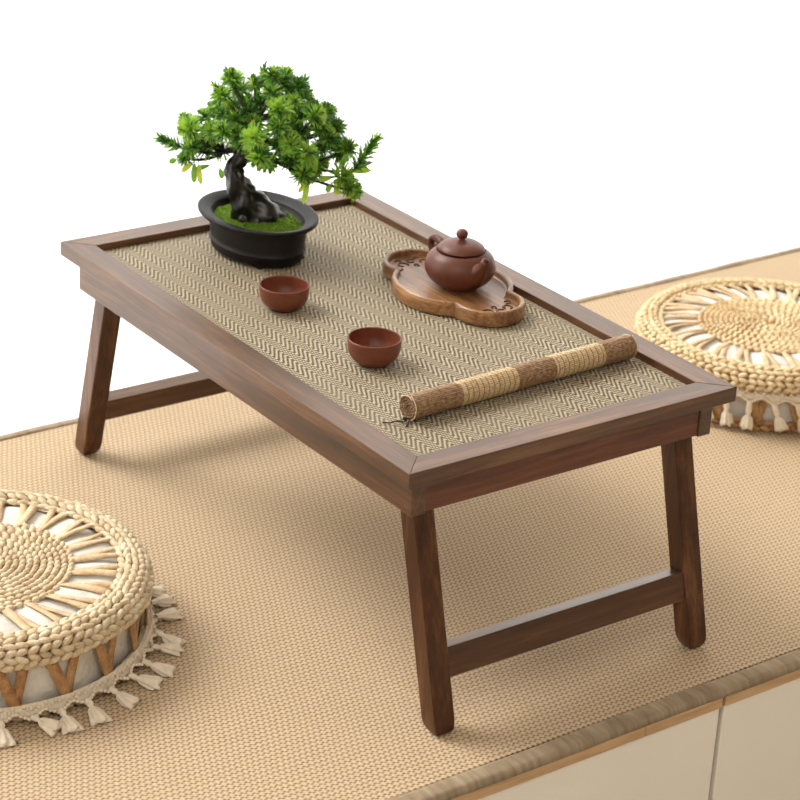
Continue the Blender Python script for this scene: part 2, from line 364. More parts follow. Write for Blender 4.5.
solid('woven_top', box((BW - .004, BW - .004, ZP - .004), (L - BW + .004, W - BW + .004, ZP)), herring, tb, bev=0)
AT = .0145
for y in (D, W - D - AT): solid('long_apron', box((D, y, HB), (L - D, y + AT, H - T)), wx, tb, bev=.0008)
for x in (D + .0015, L - D - .0015 - .013):
    solid('short_apron', box((x, D + AT, HB + .001), (x + .013, W - D - AT, H - T)), wyr, tb, bev=.0005)
def leg(xb, sgn, y0):   # xb: outer x at foot ; sgn +1 front end, -1 back end
    k = SX / HB
    def ring(z, e): 
        xo = xb - sgn * k * z; xi = xo - sgn * LWL
        xa, xc = min(xo, xi) + e, max(xo, xi) - e; c = .0011
        ya, yb = y0 + e * .8, y0 + LWL - e * .8
        return [(xa + c, ya, z), (xc - c, ya, z), (xc, ya + c, z), (xc, yb - c, z), (xc - c, yb, z), (xa + c, yb, z), (xa, yb - c, z), (xa, ya + c, z)]
    v = []; f = []; zs = [(0, .0068), (.0005, .0054), (.0018, .0036), (.0040, .0020), (.0070, .0008), (.0105, .0002), (.014, 0), (HB + .028, 0)]
    for z, e in zs: v += ring(z, e)
    for i in range(len(zs) - 1):
        for q in range(8): r = (q + 1) % 8; f.append((i * 8 + q, i * 8 + r, i * 8 + 8 + r, i * 8 + 8 + q))
    f.append(tuple(reversed(range(8)))); f.append(tuple((len(zs) - 1) * 8 + q for q in range(8)))
    return link('leg', mesh_from(v, f), wz, tb, smooth=False)
def xo_at(z, front): return (L + XS - SX / HB * z) if front else (-XS + SX / HB * z)
for front in (True, False):
    sg = 1 if front else -1
    for y0 in (LI - .0005, W - LI + .0035 - LWL): leg(L + XS if front else -XS - .0018, sg, y0)
    za, zb_ = (.0485, .0745) if front else (.0435, .0715)
    if front: pa, pb = xo_at(za, 1) - .0022, xo_at(zb_, 1) - .0022; qa, qb = pa - .0165, pb - .0165
    else: qa, qb = xo_at(za, 0) + .0022, xo_at(zb_, 0) + .0022; pa, pb = qa + .0165, qb + .0165
    ya, yb = LI + LW - .001, W - LI - LW + .001
    bot = [(qa, ya, za), (pa, ya, za), (pa, yb, za), (qa, yb, za)]; sl = .0035 * sg
    top = [(qb, ya, zb_ - (sl if sl > 0 else 0)), (pb, ya, zb_ + (sl if sl < 0 else 0)), (pb, yb, zb_ + (sl if sl < 0 else 0)), (qb, yb, zb_ - (sl if sl > 0 else 0))]
    solid('stretcher', hexa(bot, top), wy, tb, bev=.0009)

# ------------------------------------------------------------ tea tray
def tray_outline(off, n=160):
    # union of a middle ellipse and two end circles, sampled by angle
    out = []
    for k in range(n):
        a = 2 * PI * k / n; d = np.array([math.cos(a), math.sin(a)]); best = 0
        A_, B_ = .0625 - off, .058 - off
        best = 1 / math.sqrt((d[0] / A_) ** 2 + (d[1] / B_) ** 2)
        for cx in (-.0585, .0585):
            r = .0350 - off; b = d[0] * cx; disc = b * b - cx * cx + r * r
            if disc > 0: best = max(best, b + math.sqrt(disc))
        out.append(best * d * .986)
    return out
TX, TY = 0.2872, 0.2722
tray = empty('tea_tray', (TX, TY, ZP + .0003))
prof = [(.003, 0), (.0005, .0015), (0, .004), (0, .012), (.0008, .0148), (.0022, .0158), (.0040, .0155), (.0052, .0142), (.0060, .0095), (.0075, .0085)]
v = []; f = []; n = 220
for off, z in prof:
    for p in tray_outline(off, n): v.append((p[0], p[1], z))
for i in range(len(prof) - 1):
    for k in range(n): q = (k + 1) % n; f.append((i * n + k, i * n + q, i * n + n + q, i * n + n + k))
f.append(tuple(reversed(range(n)))); f.append(tuple((len(prof) - 1) * n + k for k in range(n)))
link('tray_body', mesh_from(v, f), wtray, tray, smooth=False)
for sx in (-1, 1):   # carved cloud scroll at each end
    mb = MB()
    for (cx, cy, r, a0, a1) in ((.068, .014, .0055, 0, 5.2), (.074, .003, .005, 2, 7.4), (.069, -.010, .006, 1, 6.0), (.061, -.019, .0045, 3, 8), (.058, .022, .004, -1, 4), (.079, -.009, .0035, 0, 5), (.063, .002, .003, 0, 5.5), (.079, .012, .003, 1, 6)):
        pts = [(sx * cx + (r * (1 - .45 * t / 14)) * math.cos(a0 + (a1 - a0) * t / 14), cy + (r * (1 - .45 * t / 14)) * math.sin(a0 + (a1 - a0) * t / 14), .0088) for t in range(15)]
        mb.add(*tube(pts, .0009, 5))
    o = mb.build('carved_scroll', wtray2, tray); o['label'] = 'dark carved cloud scrollwork'
tag(tray, 'lobed golden-brown wooden tea tray with raised rim under the teapot', 'tray')

# ------------------------------------------------------------ teapot
tp = empty('clay_teapot', (0.2900, 0.2780, ZP + .0088))
body = [(0, .0), (.016, .0), (.0175, .0006), (.0178, .002), (.024, .0052), (.0300, .0105), (.0335, .0165), (.0345, .0218), (.0333, .0275), (.0300, .0330), (.0262, .0362), (.0240, .0376), (.0236, .0372), (.0222, .0370), (.0215, .0366), (0, .0366)]
def spl(prof, m=3):
    P = [np.array(p, float) for p in prof]; out = []
    for i in range(len(P) - 1):
        p0, p1, p2, p3 = P[max(i - 1, 0)], P[i], P[i + 1], P[min(i + 2, len(P) - 1)]
        for k in range(m):
            t = k / m; q = .5 * ((2 * p1) + (-p0 + p2) * t + (2 * p0 - 5 * p1 + 4 * p2 - p3) * t * t + (-p0 + 3 * p1 - 3 * p2 + p3) * t ** 3)
            out.append((max(q[0], 0), q[1]))
    out.append(tuple(P[-1])); return out
mb = MB(); mb.add(*lathe(spl(body[:13]) + body[13:], 72)); mb.build('pot_body', clay, tp)
mb = MB(); mb.add(*lathe(spl([(.0215, .0376), (.0226, .0388), (.0226, .0400), (.0205, .0424), (.0150, .0455), (.0080, .0472), (.0035, .0480), (.0030, .0492)]) + spl([(.0030, .0492), (.0050, .0512), (.0058, .0540), (.0048, .0570), (.0020, .0586), (.0, .0588)]), 56))
mb.build('lid', clay, tp)
sp_a = math.radians(-4)
ca, sa = math.cos(sp_a), math.sin(sp_a)
pts = bez((.026, 0, .0225), (.0375, 0, .0290), (.0430, 0, .0410), 10)
mb = MB(); rad = [.0125, .0112, .0096, .0080, .0068, .0058, .0052, .0047, .0043, .0040]
mb.add(*tube([(p[0] * ca, p[0] * sa, p[2]) for p in pts], rad, 20)); spo = mb.build('spout', clay, tp)
d = np.array(pts[-1]) - np.array(pts[-2]); d /= np.linalg.norm(d); q0 = np.array(pts[-1]); mb = MB()
mb.add(*tube([((q0 + d * s)[0] * ca, (q0 + d * s)[0] * sa, (q0 + d * s)[2]) for s in (0.0, .0003)], .0026, 16)); mb.build('spout_hole', hole_shade, spo)  # dark disc on the closed tip, shade of the spout opening as colour
hp = [(-.028, 0, .029), (-.036, 0, .0335), (-.0455, 0, .0345), (-.0525, 0, .0305), (-.0530, 0, .0240), (-.0480, 0, .0175), (-.0400, 0, .0140), (-.031, 0, .0125)]
HP = []
for i in range(len(hp) - 1):
    p0, p1, p2, p3 = [np.array(hp[min(max(k, 0), len(hp) - 1)]) for k in (i - 1, i, i + 1, i + 2)]
    for k in range(5): t = k / 5; HP.append(.5 * ((2 * p1) + (-p0 + p2) * t + (2 * p0 - 5 * p1 + 4 * p2 - p3) * t * t + (-p0 + 3 * p1 - 3 * p2 + p3) * t ** 3))
HP.append(np.array(hp[-1])); mb = MB()
mb.add(*tube([(p[0] * ca, p[0] * sa, p[2]) for p in HP], [.0035 + .0008 * math.cos(PI * i / len(HP)) for i in range(len(HP))], 12)); mb.build('handle', clay, tp)
tag(tp, 'round reddish-brown clay teapot with knobbed lid standing on the wooden tray', 'teapot')

# ------------------------------------------------------------ cups
def cup(x, y, s, label):
    pr_ = [(0, .0012), (.0115, .0012), (.0125, 0), (.0140, 0), (.0146, .0014), (.0195, .0045), (.0234, .0095), (.0252, .0155), (.0257, .0215), (.0258, .0252), (.0252, .0262), (.0243, .0256), (.0238, .0215), (.0226, .0150), (.0195, .0090), (.0150, .0055), (.0080, .0040), (0, .0036)]
    mb = MB(); mb.add(*lathe([(r * s, z * s) for r, z in spl(pr_)], 64)); o = mb.build('tea_cup', clay2, None, (x, y, ZP + .0002)); tag(o, label, 'cup', 'clay tea cups on the table')
cup(0.2385, 0.1110, 0.92, 'small reddish clay tea cup standing nearer the bonsai pot, on the woven table top')
cup(0.3865, 0.1118, 0.945, 'small reddish clay tea cup standing nearer the rolled bamboo runner, on the woven table top')

# ------------------------------------------------------------ bamboo runner roll
rr = 0.0125
ro = empty('rolled_bamboo_runner', (0.5020, 0.0665, ZP + rr), .049)
ang0 = -2.55; turns = 4.6; n = 190; th = .0013; v = []; f = []; yl = 0.2560; ny = 24
def spr(i, o_):
    a = ang0 + 2 * PI * turns * (1 - i / n); r = rr - .0024 * (turns * i / n) + (th if o_ else 0) - th
    r += 0.00015 * math.sin(a * 46); return r * math.cos(a), r * math.sin(a)
for o_ in (1, 0):
    for i in range(n + 1):
        for yy in (0, yl): x, z = spr(i, o_); v.append((x, yy + .0004 * math.sin(i * 1.9), z))
B = 2 * (n + 1)
for i in range(n):
    a = 2 * i; f.append((a, a + 1, a + 3, a + 2)); f.append((B + a, B + a + 2, B + a + 3, B + a + 1))
    f.append((a, a + 2, B + a + 2, B + a)); f.append((a + 1, B + a + 1, B + a + 3, a + 3))
f.append((0, B, B + 1, 1)); f.append((2 * n, 2 * n + 1, B + 2 * n + 1, B + 2 * n))
link('rolled_slats', mesh_from(v, f), runner_m, ro, smooth=False)
for yy in (-.0004, yl - .0008):
    mb = MB(); mb.add(*tube([(spr(i, 1)[0] * 1.0, yy + .0006, spr(i, 1)[1]) for i in range(0, 44)], .00045, 5)); o = mb.build('hem_thread', seag, ro); o['label'] = 'pale hem thread'
mb = MB()
mb.add(*tube([(.004, -.001, -.0085), (.003, -.006, -.0112), (.002, -.012, -.0090), (-.002, -.0165, -.0112), (-.006, -.0215, -.0112)], .0007, 5))
mb.add(*tube([(.005, -.001, -.0085), (.008, -.005, -.0116), (.011, -.009, -.0116)], .0007, 5)); mb.add(*tube([(.003, -.002, -.0095), (.001, -.005, -.0085)], .0016, 6))
mb.build('tie_cord', cordm, ro)
tag(ro, 'rolled-up bamboo table runner banded in brown and tan, lying across the woven top', 'runner')

# ------------------------------------------------------------ bonsai
bz = empty('potted_bonsai', (0.1003, 0.1673, ZP + .0003))
tag(bz, 'artificial bonsai tree with bright green needle pompoms in an oval black pot', 'potted plant')
def prot(x, y, z): return (x * .9978 - y * .0654, x * .0654 + y * .9978, z)
def oval(prof, n=72):   # prof (a_y, a_x, z)
    v = []; f = []
    for ay, ax, z in prof:
        for k in range(n): t = 2 * PI * k / n; v.append(prot(ay * math.cos(t), ax * math.sin(t), z))
    for i in range(len(prof) - 1):
        for k in range(n): q = (k + 1) % n; f.append((i * n + k, i * n + q, i * n + n + q, i * n + n + k))
    f.append(tuple(reversed(range(n)))); f.append(tuple((len(prof) - 1) * n + k for k in range(n)))
    return v, f
pp = []
for d_, z in [(-.0175, .004), (-.0150, .0038), (-.0140, .005), (-.0138, .012), (-.0122, .0128), (-.0120, .0145), (-.0135, .0153), (-.0130, .020), (-.0115, .034), (-.0110, .0385), (-.0075, .0395), (-.0030, .0415), (-.0005, .0440), (0, .0462), (-.0012, .0475), (-.0035, .0474), (-.0080, .0455), (-.0135, .0440), (-.0145, .0425), (-.0155, .034)]:
    pp.append((.0705 + d_, .0542 + d_, z * .92))
mb = MB(); mb.add(*oval(pp)); pot = mb.build('pot', potm, bz)
for sx, sy in ((1, 1), (1, -1), (-1, 1), (-1, -1)):
    mb = MB(); mb.add(*hexa([(sx * .036 + a * .006, sy * .020 + b * .004, 0) for a, b in ((-1, -1), (1, -1), (1, 1), (-1, 1))], [(sx * .038 + a * .009, sy * .021 + b * .006, .0055) for a, b in ((-1, -1), (1, -1), (1, 1), (-1, 1))])); mb.build('pot_foot', potm, pot, smooth=False)
# moss
v = []; f = []; nr, n = 14, 60
for i in range(nr + 1):
    for k in range(n):
        t = 2 * PI * k / n; u = i / nr; ay, ax = .0538 * u, .0378 * u
        v.append(prot(ay * math.cos(t), ax * math.sin(t), .0338 + .004 * (1 - u * u) + (rng.random() - .5) * .0016))
for i in range(nr):
    for k in range(n): q = (k + 1) % n; f.append((i * n + k, i * n + q, i * n + n + q, i * n + n + k))
mb = MB(); mb.add(v, f); ms = mb.build('moss', mossm, bz)
mb = MB()
for k in range(2600):
    t = rng.random() * 2 * PI; u = math.sqrt(rng.random()) * .98; c = np.array([.0535 * u * math.cos(t), .0375 * u * math.sin(t), .0335 + .004 * (1 - u * u)])
    d = rng.normal(size=3) * .45 + np.array([0, 0, 1]); d /= np.linalg.norm(d); s_ = np.cross(d, rng.normal(size=3)); s_ /= np.linalg.norm(s_); l = .0016 + rng.random() * .0014
    mb.add([tuple(c - s_ * .0003), tuple(c + s_ * .0003), tuple(c + d * l)], [(0, 1, 2)])
o = mb.build('moss_tufts', mossm, bz, smooth=False)
# local frame: r to the viewer's right, d away from the viewer, u up
ER = np.array([0.57560, 0.81773, 0]); ER /= np.linalg.norm(ER); ED = np.array([-ER[1], ER[0], 0])
def tl(r, d, u): return ER * r + ED * d + np.array([0, 0, u])
def px(x, y, d=0.0, dr=0.0):   # measured extents of the tree, turned into metres around the pot
    r = (x - 259) / 1058.0; u = (224.1 - y) / 985.0 + .053 * r * 1.07 - .42 * d + .0315
    r *= (1 + d / 2.2); u = u * (1 + d / 2.2)
    return tl(r, d, u)
# trunk : tapered tube with root flare ridges, displaced for bark
def gnarl(path, rads, n=28, amp=.18, ridges=5, ph=0, seg=6):
    P = [np.array(p) for p in path]; pts = []; rs = []
    for i in range(len(P) - 1):
        p0, p1, p2, p3 = [P[min(max(k, 0), len(P) - 1)] for k in (i - 1, i, i + 1, i + 2)]
        for k in range(seg):
            t = k / seg; pts.append(.5 * ((2 * p1) + (-p0 + p2) * t + (2 * p0 - 5 * p1 + 4 * p2 - p3) * t * t + (-p0 + 3 * p1 - 3 * p2 + p3) * t ** 3)); rs.append(rads[i] * (1 - t) + rads[i + 1] * t)
    pts.append(P[-1]); rs.append(rads[-1]); v, f = tube(pts, rs, n)
    v = [np.array(q) for q in v]
    for i in range(len(pts)):
        for k in range(n):
            a = 2 * PI * k / n; g = 1 + amp * (math.sin(a * ridges + ph + i * .33) * .6 + .5 * math.sin(a * 2 + i * .7) + .35 * math.sin(a * 9 - i * .9))
            v[i * n + k] = pts[i] + (v[i * n + k] - pts[i]) * g
    return [tuple(q) for q in v], f
mb = MB()
mb.add(*gnarl([px(264, 229, .004), px(259, 219, .003), px(247, 203, .001), px(240, 192, 0), px(235, 178, 0), px(234, 166, .002), px(240, 157, .003), px(246, 148, .004), px(256, 138, .005)], [.0235, .0220, .0170, .0128, .0100, .0084, .0080, .0070, .0045], amp=.17))
for (x, y, d, r0) in ((236, 226, -.002, .007), (246, 232, -.014, .008), (262, 234, -.012, .009), (275, 229, -.004, .009), (268, 218, .014, .008)):
    mb.add(*gnarl([px(x, y, d), px((x * .6 + 252 * .4), (y * .6 + 208 * .4), d * .7), px(246, 200, 0), px(238, 186, 0)], [r0, r0 * 1.05, r0 * .75, .003], 14, .2, 3))
trunk = mb.build('trunk', trunkm, bz)
# foliage
def leaf(mb, c, d, nrm, l, wd, mi, curl=.15):
    c = np.array(c); d = d / np.linalg.norm(d); s = np.cross(d, nrm); k = np.linalg.norm(s)
    if k < 1e-4: return
    s /= k; nn = np.cross(s, d)
    a = c + d * l * .4 + nn * l * curl * .5; b = c + d * l * .8 + nn * l * curl * .35; t = c + d * l - nn * l * curl * .2
    mb.add([tuple(c - s * wd * .22), tuple(c + s * wd * .22), tuple(a + s * wd * .5), tuple(b + s * wd * .42), tuple(t), tuple(b - s * wd * .42), tuple(a - s * wd * .5), tuple(a - nn * wd * .18), tuple(b - nn * wd * .15)],
           [(0, 1, 7), (1, 2, 7), (2, 3, 8, 7), (3, 4, 8), (4, 5, 8), (5, 6, 7, 8), (6, 0, 7)], mi)
def rosette(mb, c, axis, rad, dens, bright):
    axis = axis / np.linalg.norm(axis); n = int(125 * dens)
    for k in range(n):
        # tiers from the outer skirt to the bud
        ct = rng.random() ** .8 * 1.35 - .35; ph = k * 2.399963 + rng.random() * .3
        u = np.cross(axis, [.3, .5, .8]); u /= np.linalg.norm(u); w_ = np.cross(axis, u)
        st = math.sqrt(max(0, 1 - ct * ct)); d = axis * ct + (u * math.cos(ph) + w_ * math.sin(ph)) * st
        l = rad * (.82 + .3 * rng.random()) * (1 - .12 * max(ct, 0)); r = rng.random()
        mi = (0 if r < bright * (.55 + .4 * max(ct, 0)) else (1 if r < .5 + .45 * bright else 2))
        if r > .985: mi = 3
        leaf(mb, np.array(c) + d * rad * .12, d, axis, l, rad * .15, mi, .18)
def spray(mb, p0, p1, rad, bright, n=64):
    p0, p1 = np.array(p0), np.array(p1); ax = p1 - p0; Lr = np.linalg.norm(ax); ax /= Lr
    u = np.cross(ax, [.2, .4, .9]); u /= np.linalg.norm(u); w_ = np.cross(ax, u)
    for k in range(n):
        t = k / n; ph = k * 2.4; d = ax * (.45 + .7 * t) + (u * math.cos(ph) + w_ * math.sin(ph)) * (1.0 - .35 * t)
        r = rng.random(); mi = 0 if r < bright else (1 if r < .6 else 2)
        leaf(mb, p0 + ax * Lr * t, d, ax, rad * (.75 + .35 * rng.random()), rad * .21, mi)
Z = lambda a, b: (140 + a * .325, 50 + b * .325)
# (x, y, depth, radius px, brightness) in the measured grid
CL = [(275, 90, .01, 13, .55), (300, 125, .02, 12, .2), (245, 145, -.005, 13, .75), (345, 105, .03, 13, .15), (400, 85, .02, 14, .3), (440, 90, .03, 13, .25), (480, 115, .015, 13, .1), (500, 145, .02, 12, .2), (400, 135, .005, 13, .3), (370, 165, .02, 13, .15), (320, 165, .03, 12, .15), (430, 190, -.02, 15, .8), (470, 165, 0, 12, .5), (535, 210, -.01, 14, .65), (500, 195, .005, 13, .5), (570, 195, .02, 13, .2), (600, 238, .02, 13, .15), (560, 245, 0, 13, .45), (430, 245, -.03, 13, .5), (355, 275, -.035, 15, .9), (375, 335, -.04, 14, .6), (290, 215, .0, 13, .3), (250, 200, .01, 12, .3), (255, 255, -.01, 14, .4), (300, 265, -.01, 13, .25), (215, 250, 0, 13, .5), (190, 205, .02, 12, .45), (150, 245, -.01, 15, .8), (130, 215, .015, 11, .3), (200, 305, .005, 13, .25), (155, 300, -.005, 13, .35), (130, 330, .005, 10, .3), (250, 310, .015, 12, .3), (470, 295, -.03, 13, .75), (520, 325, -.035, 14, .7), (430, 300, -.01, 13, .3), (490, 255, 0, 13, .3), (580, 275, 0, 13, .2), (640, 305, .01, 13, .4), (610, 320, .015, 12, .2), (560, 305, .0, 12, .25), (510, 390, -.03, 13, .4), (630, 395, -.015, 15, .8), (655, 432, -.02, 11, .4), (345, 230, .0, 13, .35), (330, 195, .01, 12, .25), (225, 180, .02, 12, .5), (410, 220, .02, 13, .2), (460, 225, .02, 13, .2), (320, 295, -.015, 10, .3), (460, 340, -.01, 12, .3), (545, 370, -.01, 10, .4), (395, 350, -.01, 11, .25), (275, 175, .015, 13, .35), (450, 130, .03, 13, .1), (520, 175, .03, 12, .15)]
_r2 = random.Random(4)
CL = CL + [(c[0] + _r2.uniform(-22, 22), c[1] + _r2.uniform(-20, 12), c[2] + .014, 11, min(1, c[4] * 1.1)) for c in CL[5:55:2]]
hub = {'left': px(222, 152, .003), 'top': px(252, 120, .008), 'right': px(285, 142, -.006), 'low': px(290, 168, -.015), 'mid': px(262, 132, 0)}
br = {}
def branch_of(x):
    X = x[0]; Y_ = x[1]
    if X < 232: return 'left'
    if Y_ < 172: return 'top'
    if X > 490 and Y_ > 255: return 'low'
    if X > 440: return 'right'
    return 'mid'
start = px(243, 152, .003)
for key in hub:
    mb = MB(); mb.add(*gnarl([start, (start + hub[key]) / 2 + np.array([0, 0, .003]), hub[key]], [.0045, .0038, .0026], 10, .15, 3))
    for c in CL:
        if branch_of(c) != key: continue
        X, Y_ = Z(c[0], c[1]); p = px(X, Y_, c[2]); h = hub[key]
        mb.add(*tube(bez(h, (h + p) / 2 + np.array([0, 0, -.008]), p, 7), [.0019, .0017, .0015, .0013, .0012, .0011, .0009], 6))
    br[key] = mb.build('branch', trunkm if key != 'top' else twigm, bz)
cen = px(255, 150, .01)
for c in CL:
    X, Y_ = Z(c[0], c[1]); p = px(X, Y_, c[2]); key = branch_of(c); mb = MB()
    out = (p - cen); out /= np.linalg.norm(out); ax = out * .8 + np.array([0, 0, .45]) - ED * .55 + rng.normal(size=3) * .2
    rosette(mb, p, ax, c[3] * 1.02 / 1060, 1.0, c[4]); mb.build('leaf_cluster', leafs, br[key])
def spr_part(a, b, da, db, rad, bright, key, n=60):
    mb = MB(); p0, p1 = px(*Z(*a), da), px(*Z(*b), db); spray(mb, p0, p1, rad, bright, n)
    h = hub[key]; mb2 = MB(); mb2.add(*tube(bez(h, (h + p0) / 2 + np.array([0, 0, -.004]), p0, 6), [.0018, .0016, .0014, .0012, .0011, .001], 6)); mb2.add(*tube([p0, p1], [.001, .0006], 5))
    b_ = mb2.build('branch', twigm, bz); mb.build('leaf_spray', leafs, b_)
spr_part((120, 300), (62, 275), 0, -.005, .0135, .25, 'left', 76)
spr_part((125, 250), (118, 210), .015, .02, .0095, .3, 'left', 40)
spr_part((670, 375), (735, 285), -.005, -.01, .0145, .25, 'low', 80)
spr_part((560, 250), (612, 235), .02, .03, .012, .1, 'right', 44)
spr_part((545, 215), (585, 188), .03, .035, .010, .1, 'right', 40)
spr_part((470, 150), (498, 92), .03, .03, .013, .1, 'top', 44)
spr_part((380, 120), (372, 68), .025, .025, .013, .35, 'top', 40)
spr_part((285, 130), (262, 70), .01, .01, .0105, .6, 'top', 44)
spr_part((425, 110), (448, 68), .02, .02, .0105, .25, 'top', 40)
spr_part((255, 135), (225, 112), 0, 0, .010, .5, 'top', 36)
# broad leaves
mb = MB()
for (a, b, dd, l) in (((175, 355), (183, 415), -.01, .5), ((160, 350), (160, 410), -.005, .5), ((150, 350), (120, 375), 0, .5), ((240, 365), (248, 395), .01, .4), ((205, 355), (160, 370), 0, .5), ((530, 415), (518, 482), -.035, .5), ((540, 405), (500, 445), -.03, .5), ((600, 420), (590, 445), -.02, .5), ((660, 380), (730, 350), -.005, .5), ((665, 378), (725, 375), 0, .5), ((625, 370), (650, 325), -.01, .6), ((545, 395), (555, 340), -.02, .6), ((335, 140), (328, 80), .02, .5), ((355, 150), (352, 95), .025, .5), ((430, 150), (470, 100), .03, .5), ((640, 420), (665, 465), -.02, .5), ((600, 400), (560, 405), -.02, .5), ((650, 410), (690, 408), -.015, .5), ((330, 260), (350, 215), -.01, .5), ((365, 250), (360, 205), 0, .5), ((100, 335), (80, 345), 0, .3), ((615, 425), (625, 455), -.02, .4)):
    p, q = px(*Z(*a), dd), px(*Z(*b), dd - .003); d = q - p
    leaf(mb, p, d, np.array([0, 0, 1.]) - ED * .9 + rng.normal(size=3) * .3, np.linalg.norm(d) * 1.05, .0062, 1 if rng.random() < .5 else (3 if rng.random() < .4 else 0), .1)
    mb.add(*tube([tuple(p - d * .25), tuple(p)], .0005, 5), 2)
mb.build('broad_leaves', leafs, br['mid'])

# ------------------------------------------------------------ woven poufs
def pouf(center, Ro, h, rb, straps_m, grass_m, lace_low, label, ph0=0.0, seed=3):
    rg = np.random.default_rng(seed)
    root = empty('woven_pouf', (center[0], center[1], 0)); k = Ro / .160
    # inner cushion
    prof = [(0, .004), (rb - .012, .004), (rb - .006, .008), (rb - .005, h * .4), (Ro - .011, h * .72), (Ro - .018, h - .010), (Ro - .035, h - .002), (.10 * k, h + .0005), (.06 * k, h - .001), (0, h - .001)]
    n = 96; v, f = lathe(spl(prof[1:-1], 4), n)
    v = [(x * (1 + .012 * math.sin(9 * math.atan2(y, x) + 40 * z)), y * (1 + .012 * math.sin(9 * math.atan2(y, x) + 40 * z)), z + (.0016 * math.sin(14 * math.atan2(y, x)) if z > h * .8 else 0)) for x, y, z in v]
    mb = MB(); mb.add(v, f); mb.build('cushion_lining', linen, root)
    # spiral disc
    mb = MB(); pitch = .0062 * k; r = .0035; th = 0.0; i = 0; rd = .0862 * k; zc = h + .0042
    while r < rd:
        st = .0086 * k / max(r, .004); th += st; r += pitch * st / (2 * PI); i += 1
        e_t = np.array([-math.sin(th), math.cos(th), 0]); e_r = np.array([math.cos(th), math.sin(th), 0]); e_z = np.array([0, 0, 1.])
        a = .50; a1 = e_t * math.cos(a) + e_r * math.sin(a) + e_z * .22; a2 = -e_t * math.sin(a) + e_r * math.cos(a)
        knot(mb, (r * math.cos(th), r * math.sin(th), zc - .0045 * (r / rd) ** 2 * .5 + rg.normal() * .0003), a1, a2, e_z, (.0048 * k * (1 + rg.normal() * .08), .00275 * k, .0028))
    mb.build('spiral_centre', grass_m, root)
    mb = MB(); mb.add(*lathe([(0.001, h - .0005), (rd - .002, h - .0025), (rd - .002, h + .002), (0.001, h + .0025)], 60)); mb.build('centre_backing', strap_b, root)
    # rim braid rows
    rows = [(.1300, h + .0014), (.1362, h + .0034), (.1424, h + .0034), (.1482, h + .0014), (.1530, h - .0026), (.1562, h - .0078), (.1570, h - .0136)]
    mb = MB()
    for j, (rr_, z) in enumerate(rows):
        rr_ *= k; j0, j1 = max(j - 1, 0), min(j + 1, len(rows) - 1)
        tr = np.array([(rows[j1][0] - rows[j0][0]), rows[j1][1] - rows[j0][1]]); tr /= np.linalg.norm(tr)
        n = int(2 * PI * rr_ / (.0104 * k))
        for q in range(n):
            th = 2 * PI * (q + .5 * (j % 2) + rg.normal() * .05) / n + .02 * j
            e_r = np.array([math.cos(th), math.sin(th), 0]); e_t = np.array([-math.sin(th), math.cos(th), 0]); e_z = np.array([0, 0, 1.])
            e_a = e_r * tr[0] + e_z * tr[1]; e_n = np.cross(e_t, e_a); e_n = e_n if e_n @ (e_r + e_z) > 0 else -e_n
            a = .30 * (1 if j % 2 else -1) + rg.normal() * .06; a1 = e_t * math.cos(a) + e_a * math.sin(a) + e_n * .16; a2 = -e_t * math.sin(a) + e_a * math.cos(a)
            knot(mb, e_r * (rr_ + rg.normal() * .0004) + e_z * z, a1, a2, e_n, (.0070 * k * (1 + rg.normal() * .08), .0034 * k, .0029))
    mb.build('braided_rim', grass_m, root)
    mb = MB(); mb.add(*lathe([(r_ * k * (1 if r_ < .15 else .985), z - .0025) for r_, z in rows], 96, cap=False))
    mb.build('rim_backing', strap_b, root)
    # top straps in V pairs
    N = 24
    for q in range(N):
        th = 2 * PI * q / N + ph0
        for (t0, t1, dz, wd) in ((0, .055, .0022, .0080), (.015, .165, .0010, .0066)):
            a0, a1 = th + t0 + rg.normal() * .01, th + t1 + rg.normal() * .012
            r0, r1 = .0840 * k, .1310 * k; pts = []; nn = []
            for s in np.linspace(0, 1, 7):
                a = a0 + (a1 - a0) * s; r = r0 + (r1 - r0) * s; pts.append((r * math.cos(a), r * math.sin(a), h + .0012 + dz * .6 + .0012 * math.sin(PI * s) - .0006 * s)); tw = .25 * math.sin(3 * s + q); nn.append((-math.sin(a) * tw, math.cos(a) * tw, 1))
            mb = MB(); mb.add(*ribbon(pts, nn, [wd * k * x for x in (.8, .95, 1, .92, .95, 1, 1.05)], .0011)); mb.build('top_strap', straps_m, root)
    # side straps
    N2 = 20; zt, zb = h - .014, .008
    for q in range(N2):
        th = 2 * PI * q / N2 + ph0 * .5
        for (t0, t1, dr, wd) in ((-.075, .045, .0016, .0105), (.085, .02, 0, .0092)):
            a0, a1 = th + t0 + rg.normal() * .012, th + t1; pts = []; nn = []
            for s in np.linspace(0, 1, 6):
                a = a0 + (a1 - a0) * s; r = (.1535 * k) * (1 - s) + (rb + .001) * s + dr - .001 * math.sin(PI * s); z = zt + (zb - zt) * s
                pts.append((r * math.cos(a), r * math.sin(a), z)); nn.append((math.cos(a), math.sin(a), .1 * math.sin(4 * s + q)))
            mb = MB(); mb.add(*ribbon(pts, nn, wd * k, .0011)); mb.build('side_strap', strap_side, root)
    # base braid
    mb = MB()
    for j, (rr_, z) in enumerate(((rb + .0005, .0042), (rb - .001, .0100))):
        n = int(2 * PI * rr_ / .0115)
        for q in range(n):
            th = 2 * PI * (q + .5 * j) / n; e_r = np.array([math.cos(th), math.sin(th), 0]); e_t = np.array([-math.sin(th), math.cos(th), 0]); e_z = np.array([0, 0, 1.])
            a = .3 * (1 if j else -1); knot(mb, e_r * rr_ + e_z * z, e_t * math.cos(a) + e_z * math.sin(a), -e_t * math.sin(a) + e_z * math.cos(a), e_r, (.0075, .0036, .0032))
    mb.build('base_braid', seag if lace_low else strap_b, root)
